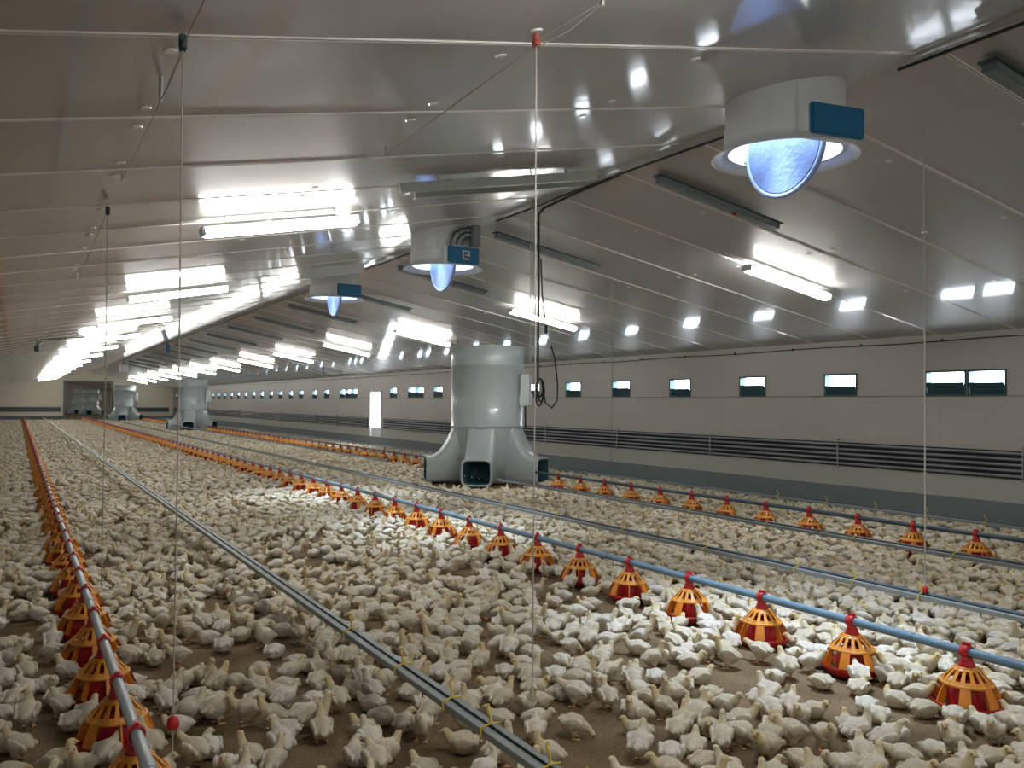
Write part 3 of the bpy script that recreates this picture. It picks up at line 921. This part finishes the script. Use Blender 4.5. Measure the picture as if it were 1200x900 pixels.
# small devices hanging under the ceiling far down the house
def device(name, x, y, z, mt, lab, cat, size=(.16, .16, .34)):
    t = thing(name, lab, cat, (x, y, z))
    m = MB(); m.rbox((0, 0, 0), size, bev=.02); m.build('case', M[mt], t)
    m = MB(); m.tube([(0, 0, size[2] / 2), (0, 0, roof(x) - z)], .012, 6); m.build('hanger', M['batten_dark'], t)
device('sensor_box', 5.05, 36.2, 3.72, 'teal', 'small teal box hanging under the ridge beyond the third fan', 'sensor')
device('junction_box', 5.05, 52.0, 3.45, 'white_plastic', 'small white box hanging under the ridge far down the house', 'junction box', (.42, .42, .42))
t = thing('hanging_sensor', 'dark sensor on a bent bracket below the ceiling, at the far left', 'sensor', (.38, 23.0, 2.9))
m = MB(); m.lathe([(.001, .07), (.05, .06), (.06, -.03), (.03, -.09), (.001, -.09)], n=12); m.build('case', M['batten_dark'], t)
m = MB(); m.tube([(0, 0, .06), (.1, 0, .2), (.5, 0, .24), (1.0, 0, .30)], .014, 6); m.tube([(0, 0, .06), (0, 0, roof(.38) - 2.9)], .014, 6); m.build('bracket', M['batten_dark'], t)
t = thing('curtain_bracket', 'dark hanging bar on a post below the slope over the inlets', 'bracket', (9.6, 31.6, 2.86))
m = MB(); m.rbox((0, 0, .10), (1.9, .05, .05), Matrix.Rotation(ang * .9, 3, 'Y')); m.build('bar', M['batten'], t)
m = MB(); m.rbox((.2, 0, -.05), (.06, .06, .30)); m.build('post', M['batten_dark'], t)
m = MB(); m.tube([(-.8, 0, .2), (-.8, 0, roof(8.8) - 2.86)], .012, 6); m.build('hanger', M['batten_dark'], t)

# ------------------------------------------------------------------ the birds
def ell(bm, c, r, pitch=0.0, yaw_=0.0, roll_=0.0, seg=16, rings=10):
    mt = Matrix.Translation(c) @ Matrix.Rotation(yaw_, 4, 'Z') @ Matrix.Rotation(-pitch, 4, 'Y') @ Matrix.Rotation(roll_, 4, 'X') @ Matrix.Diagonal((r[0], r[1], r[2], 1))
    bmesh.ops.create_uvsphere(bm, u_segments=seg, v_segments=rings, radius=1, matrix=mt)

def make_bird(pose):
    """one continuous skin: body, wings, tail, neck, head, beak and legs fused, facing +X"""
    bm = bmesh.new()
    sit = pose['sit']
    dz = -.048 if sit else 0.0
    pitch = pose.get('pitch', .22)
    bc = Vector((0, 0, .118 + dz))
    rot = Matrix.Rotation(-pitch, 3, 'Y')
    L = lambda x, y, z: tuple(bc + rot @ Vector((x, y, z)))
    fat = 1.06 if sit else 1.0
    ell(bm, L(0, 0, 0), (.086, .074 * fat, .071), pitch)
    ell(bm, L(.036, 0, .000), (.054, .062 * fat, .064), pitch)
    ell(bm, L(-.042, 0, .000), (.056, .060 * fat, .056), pitch)
    ell(bm, L(-.092, 0, .022), (.032, .026, .016), pitch + .35)
    for s in (-1, 1):
        ell(bm, L(.000, s * .064 * fat, .012), (.060, .018, .045), pitch - .12, s * .10, s * -.18)
        ell(bm, L(-.062, s * .052 * fat, .016), (.042, .012, .022), pitch - .05, s * -.22, s * -.15)
        ell(bm, L(.040, s * .056 * fat, .018), (.026, .018, .028), pitch)
    # neck and head
    chain = pose['neck']           # points relative to the ground, radius
    for p, r in chain:
        ell(bm, p, (r, r, r))
    for (p, r), (q, r2) in zip(chain, chain[1:]):
        P, Q = Vector(p), Vector(q)
        for k in (.33, .66):
            ell(bm, P.lerp(Q, k), (r + (r2 - r) * k,) * 3)
    hp, hy, ht = pose['head']
    hd = Matrix.Rotation(hy, 3, 'Z') @ Matrix.Rotation(-ht, 3, 'Y')
    H = Vector(hp)
    at = lambda x, y, z: H + hd @ Vector((x, y, z))
    ell(bm, H, (.030, .0225, .0235), ht, hy)
    ell(bm, at(.016, 0, -.003), (.019, .015, .014), ht, hy)
    ell(bm, at(.034, 0, -.004), (.0165, .0075, .0070), ht - .15, hy)
    if not sit:
        for s in (-1, 1):
            ell(bm, (.004, s * .034, .068), (.034, .022, .034), -.3)
            for k in range(5):
                ell(bm, (-.004 + .003 * k, s * .034, .048 - .010 * k), (.0085, .0085, .0095), seg=8, rings=6)
            for a in (-.5, 0, .5):
                for k in range(4):
                    ell(bm, (.012 + .011 * k * math.cos(a), s * .034 + .011 * k * math.sin(a), .0068), (.009, .0066, .0068), 0, a, seg=8, rings=6)
            ell(bm, (-.006, s * .034, .0068), (.014, .006, .0066), seg=8, rings=6)
    me = bpy.data.meshes.new('bird_raw')
    bm.to_mesh(me); bm.free()
    o = bpy.data.objects.new('bird_raw', me)
    COL.objects.link(o)
    rm = o.modifiers.new('r', 'REMESH'); rm.mode = 'VOXEL'; rm.voxel_size = .0058
    sm = o.modifiers.new('s', 'SMOOTH'); sm.factor = .5; sm.iterations = 3
    out = []
    eyes = [at(.012, s * .0205, .005) for s in (-1, 1)]
    neckpts = [(Vector(p), r) for p, r in chain[1:]] + [(H, .028), (at(.02, 0, 0), .02)]
    beak = at(.040, 0, -.004)
    for ratio, eye in ((None, True), (.13, False), (.030, False)):
        if ratio:
            dm = o.modifiers.new('d', 'DECIMATE'); dm.ratio = ratio
        dg = bpy.context.evaluated_depsgraph_get()
        dg.update()
        em = bpy.data.meshes.new_from_object(o.evaluated_get(dg))
        em.name = 'chicken'
        if ratio: o.modifiers.remove(dm)
        co = np.empty(len(em.vertices) * 3); em.vertices.foreach_get('co', co); co = co.reshape(-1, 3)
        down = np.zeros(len(co))
        for p, r in neckpts:
            d = np.linalg.norm(co - np.array(p), axis=1)
            down = np.maximum(down, np.clip(1.9 - d / r, 0, 1))
        em.materials.clear()
        for k in ('plumage', 'shank', 'eye'): em.materials.append(M[k])
        fc = np.array([f.center[:] for f in em.polygons])
        mi = np.zeros(len(fc), int)
        mi[np.linalg.norm(fc - np.array(beak), axis=1) < .0135] = 1
        if not sit: mi[fc[:, 2] < .040] = 1
        em.polygons.foreach_set('material_index', mi)
        em.polygons.foreach_set('use_smooth', [True] * len(fc))
        if eye:
            b2 = bmesh.new(); b2.from_mesh(em)
            for e in eyes:
                r = bmesh.ops.create_icosphere(b2, subdivisions=1, radius=.0048, matrix=Matrix.Translation(e))
                for f in {f for q in r['verts'] for f in q.link_faces}: f.material_index = 2; f.smooth = True
            b2.to_mesh(em); b2.free()
            down = np.concatenate([down, np.zeros(len(em.vertices) - len(down))])
        at_ = em.attributes.new('down', 'FLOAT', 'POINT')
        at_.data.foreach_set('value', down.astype(np.float32))
        out.append(em)
    bpy.data.objects.remove(o)
    return out
POSES = [
    ('standing tall', dict(sit=False, pitch=.34, neck=[((.058, 0, .158), .040), ((.078, 0, .192), .030), ((.086, 0, .222), .025)], head=((.096, 0, .247), 0.0, 0.0))),
    ('standing head turned', dict(sit=False, pitch=.28, neck=[((.058, 0, .152), .040), ((.076, .006, .182), .030), ((.082, .012, .208), .025)], head=((.086, .020, .230), 1.15, -.05))),
    ('standing', dict(sit=False, pitch=.18, neck=[((.070, 0, .145), .040), ((.096, 0, .168), .030), ((.108, 0, .190), .025)], head=((.122, 0, .208), 0.0, -.1))),
    ('pecking at litter', dict(sit=False, pitch=-.12, neck=[((.076, 0, .098), .040), ((.108, 0, .080), .029), ((.126, 0, .056), .024)], head=((.140, 0, .040), 0.0, -.9))),
    ('sitting', dict(sit=True, pitch=.06, neck=[((.066, 0, .090), .042), ((.090, 0, .108), .031), ((.100, 0, .126), .026)], head=((.112, 0, .140), 0.0, -.05))),
    ('sitting head low', dict(sit=True, pitch=.0, neck=[((.072, 0, .072), .042), ((.100, 0, .070), .030)], head=((.120, 0, .064), 0.1, -.35))),
    ('sitting head turned', dict(sit=True, pitch=.08, neck=[((.064, 0, .092), .042), ((.082, -.008, .112), .031), ((.088, -.016, .126), .026)], head=((.090, -.028, .140), -1.3, -.05))),
    ('standing neck stretched', dict(sit=False, pitch=.12, neck=[((.078, 0, .136), .040), ((.110, 0, .150), .029), ((.136, 0, .160), .024)], head=((.158, 0, .168), 0.0, -.15))),
]
BIRD = [make_bird(p) for _, p in POSES]

# where they stand: dart throwing over the part of the floor the house shows, thinned over bare litter
def bare(x, y):
    """share of birds kept at a spot"""
    k = 1.0
    for cx, cy, rx, ry, q in ((-.05, 7.6, .42, 1.1, .12), (1.05, 7.4, .55, .9, .30), (2.42, 9.1, .55, .8, .22), (2.85, 10.2, .4, .7, .3), (4.15, 3.75, .42, .5, .10), (3.65, 4.35, .4, .45, .25),
                              (3.1, 4.9, .3, .4, .4), (3.75, 8.0, .5, .6, .35), (4.05, 6.3, .35, .5, .35), (.75, 4.7, .35, .35, .3), (1.25, 5.6, .4, .5, .45), (2.2, 6.6, .35, .5, .45), (2.15, 3.35, .3, .3, .4), (-.1, 4.6, .35, .5, .5), (4.0, 2.6, .3, .3, .3), (2.6, 4.6, .3, .3, .45)):
        d = ((x - cx) / rx) ** 2 + ((y - cy) / ry) ** 2
        if d < 1: k = min(k, q)
    n = noise.noise(Vector((x * .9, y * .9, 3.3))) + .5 * noise.noise(Vector((x * 2.3, y * 2.3, 7.1)))
    if x < 4.5 and y < 16:
        k *= .72
        if n < -.15: k *= .25
        elif n < .05: k *= .65
    else:
        if n < -.5: k *= .6
    return k
obst = [(u[0], u[1], 1.42) for u in units[:3]]
obst.append((units[0][0] - .6, units[0][1] - 1.1, 1.15))
cell = .17
grid = {}
birds = []
def free(x, y, r):
    gx, gy = int(x // cell), int(y // cell)
    for i in range(gx - 1, gx + 2):
        for j in range(gy - 1, gy + 2):
            for (a, b_) in grid.get((i, j), ()):
                if (a - x) ** 2 + (b_ - y) ** 2 < r * r: return False
    return True
near_pans = {}
for (px, py, li, i) in PANS:
    near_pans.setdefault((li, int(py // 1)), []).append((px, py))
def pan_gap(x, y):
    best = 9
    for li, L_ in enumerate(LINES):
        if abs(x - L_[0]) < .5:
            for jj in (-1, 0, 1):
                for (px, py) in near_pans.get((li, int(y // 1) + jj), ()):
                    d = math.hypot(x - px, y - py)
                    if d < best: best, bp = d, (px, py)
    return (best, bp) if best < 9 else (9, None)
def put(x, y, th, pose):
    grid.setdefault((int(x // cell), int(y // cell)), []).append((x, y))
    birds.append([x, y, th, pose])
rr = random.Random(5)
# birds feeding around the pans
for (px, py, li, i) in PANS:
    nb = (9 if li == 1 else 6) if py < 14 else 4
    for k in range(nb):
        a = rr.uniform(0, 2 * PI); r = rr.uniform(.225, .262)
        if py < 8 and math.cos(a - math.atan2(-py, -px)) > .2 and rr.random() < .65: continue
        x, y = px + r * math.cos(a), py + r * math.sin(a)
        if free(x, y, .115) and pan_gap(x, y)[0] > .215:
            put(x, y, a + PI + rr.uniform(-.25, .25), rr.choice((2, 2, 7, 4, 0)))
yb = 2.0
W = [8, 6, 9, 5, 13, 8, 9, 4]
WR = [2, 2, 5, 3, 22, 14, 12, 3]
while yb < 79.5:
    dy = .5 if yb < 20 else 1.0
    xl = max(LX + .2, -.02 * yb - .35); xr = min(WX - .3, 1.78 * (yb + dy) + .3)
    rmin = .124 if yb < 16 else (.138 if yb < 30 else .165)
    tries = int((xr - xl) * dy * (230 if yb < 16 else 150 if yb < 30 else 90))
    for _ in range(tries):
        x = rr.uniform(xl, xr); y = rr.uniform(yb, yb + dy)
        rm = rmin * (1.0 if x < 4.6 else .92)
        if y > 79.4 or not free(x, y, rm): continue
        if any((x - a) ** 2 + (y - b_) ** 2 < r * r for a, b_, r in obst): continue
        if rr.random() > bare(x, y): continue
        g_, pp = pan_gap(x, y)
        if g_ < .235: continue
        pose = rr.choices(range(8), W if (x < 4.6 and y < 12) else WR)[0]
        th = rr.uniform(0, 2 * PI)
        if y < 7 and rr.random() < .5: th = math.atan2(y, x) + rr.gauss(0, .8)
        put(x, y, th, pose)
    yb += dy

# the three hundred that show largest become birds of their own
info = []
for k, (x, y, th, pose) in enumerate(birds):
    u, v, d = project((x, y, .06))
    vis = -18 < u < 1218 and d > .5 and v < 915
    info.append((d if vis else 1e9, k))
info.sort()
ind = [k for d, k in info if d < 1e8][:305]
inds = set(ind)
marks = []
for (px, py, li, i) in PANS:
    if li < 2 and py < 9:
        marks.append((px, py, '%s pan of %s feeder line' % (nth(i), 'nearest' if li == 0 else 'middle')))
for i, y in enumerate(DR[0][2]):
    marks.append((DR[0][0], y, '%s yellow tie of nearest drinker line' % nth(i)))
for y in (2.2, 3.6, 5.0):
    pass
B = np.array([(b_[0], b_[1]) for b_ in birds])
rank = []
for mx_, my_, nm in marks:
    d = np.hypot(B[:, 0] - mx_, B[:, 1] - my_)
    o_ = np.argsort(d); r_ = np.empty(len(d), int); r_[o_] = np.arange(len(d))
    rank.append(r_)
for k in ind:
    x, y, th, pose = birds[k]
    o = bpy.data.objects.new('chicken', BIRD[pose][0])
    COL.objects.link(o)
    sc = rr.uniform(.66, .79)
    o.location = (x, y, 0); o.rotation_euler = (0, 0, th); o.scale = (sc, sc, sc)
    hd = Vector((math.cos(th), math.sin(th), 0))
    a, b_ = hd.dot(r0), hd.dot(f0)
    face = ('right' if a > 0 else 'left') if abs(a) > abs(b_) else ('away' if b_ > 0 else 'camera')
    j = min(range(len(marks)), key=lambda q: rank[q][k])
    tag(o, 'chicken %s, facing %s, %s closest to %s' % (POSES[pose][0], face, nth(int(rank[j][k])), marks[j][2]), 'chicken', 'white chickens in the foreground')
# everything farther off is one flock
def flock(sel, lod):
    V, Fl, Ls, MI, D, TI = [], [], [], [], [], []
    cache = []
    for q in BIRD:
        me = q[lod]
        co = np.empty(len(me.vertices) * 3, np.float32); me.vertices.foreach_get('co', co)
        lv = np.empty(len(me.loops), np.int32); me.loops.foreach_get('vertex_index', lv)
        lt = np.empty(len(me.polygons), np.int32); me.polygons.foreach_get('loop_total', lt)
        mi = np.empty(len(me.polygons), np.int32); me.polygons.foreach_get('material_index', mi)
        dn = np.empty(len(me.vertices), np.float32); me.attributes['down'].data.foreach_get('value', dn)
        cache.append((co.reshape(-1, 3), lv, lt, mi, dn))
    off = 0
    for k in sel:
        x, y, th, pose = birds[k]
        co, lv, lt, mi, dn = cache[pose]
        sc = rr.uniform(.66, .79)
        c, s = math.cos(th) * sc, math.sin(th) * sc
        w = np.empty_like(co)
        w[:, 0] = co[:, 0] * c - co[:, 1] * s + x; w[:, 1] = co[:, 0] * s + co[:, 1] * c + y; w[:, 2] = co[:, 2] * sc
        V.append(w); Fl.append(lv + off); Ls.append(lt); MI.append(mi); D.append(dn); TI.append(np.full(len(co), rr.random(), np.float32))
        off += len(co)
    return V, Fl, Ls, MI, D, TI, off
def flock_obj(name, parts, label):
    V = np.concatenate(parts[0]); LV = np.concatenate(parts[1]); LT = np.concatenate(parts[2]); MI = np.concatenate(parts[3]); D = np.concatenate(parts[4]); TI = np.concatenate(parts[5])
    me = bpy.data.meshes.new(name)
    me.vertices.add(len(V)); me.vertices.foreach_set('co', V.ravel())
    me.loops.add(len(LV)); me.loops.foreach_set('vertex_index', LV)
    me.polygons.add(len(LT))
    ls = np.concatenate(([0], np.cumsum(LT)[:-1])).astype(np.int32)
    me.polygons.foreach_set('loop_start', ls)
    me.materials.append(M['plumage']); me.materials.append(M['shank']); me.materials.append(M['eye'])
    me.polygons.foreach_set('material_index', MI)
    me.polygons.foreach_set('use_smooth', np.ones(len(LT), bool))
    for nm, arr in (('down', D), ('tint', TI)):
        at_ = me.attributes.new(nm, 'FLOAT', 'POINT'); at_.data.foreach_set('value', arr)
    me.update(calc_edges=True)
    o = bpy.data.objects.new(name, me)
    COL.objects.link(o)
    tag(o, label, 'chickens', kind='stuff')
rest_mid = [k for k in range(len(birds)) if k not in inds and math.hypot(*birds[k][:2]) < 15]
rest_far = [k for k in range(len(birds)) if k not in inds and math.hypot(*birds[k][:2]) >= 15]
pm = flock(rest_mid, 1); pf = flock(rest_far, 2)
pf_l = [np.array(a) + pm[6] for a in pf[1]]
flock_obj('chicken_flock', (pm[0] + pf[0], pm[1] + pf_l, pm[2] + pf[2], pm[3] + pf[3], pm[4] + pf[4], pm[5] + pf[5]), 'dense flock of white chickens filling the house floor behind the nearest birds')
print('BIRDS', len(birds), 'individual', len(ind), 'mid', len(rest_mid), 'far', len(rest_far), 'verts', pm[6] + pf[6], 'nearest/farthest ind', info[0][0], info[304][0])

# ------------------------------------------------------------------ light and view
w = bpy.data.worlds.new('world'); S.world = w; w.use_nodes = True
w.node_tree.nodes['Background'].inputs[0].default_value = (.7, .8, 1, 1)
w.node_tree.nodes['Background'].inputs[1].default_value = 1.0
S.view_settings.view_transform = 'Standard'
S.view_settings.look = 'None'
S.view_settings.gamma = 1.0
S.view_settings.use_curve_mapping = False
S.view_settings.exposure = 1.15
S.cycles.max_bounces = 8
S.cycles.diffuse_bounces = 5
S.cycles.glossy_bounces = 4
S.cycles.transmission_bounces = 6
S.cycles.sample_clamp_indirect = 8.0
S.cycles.use_denoising = True
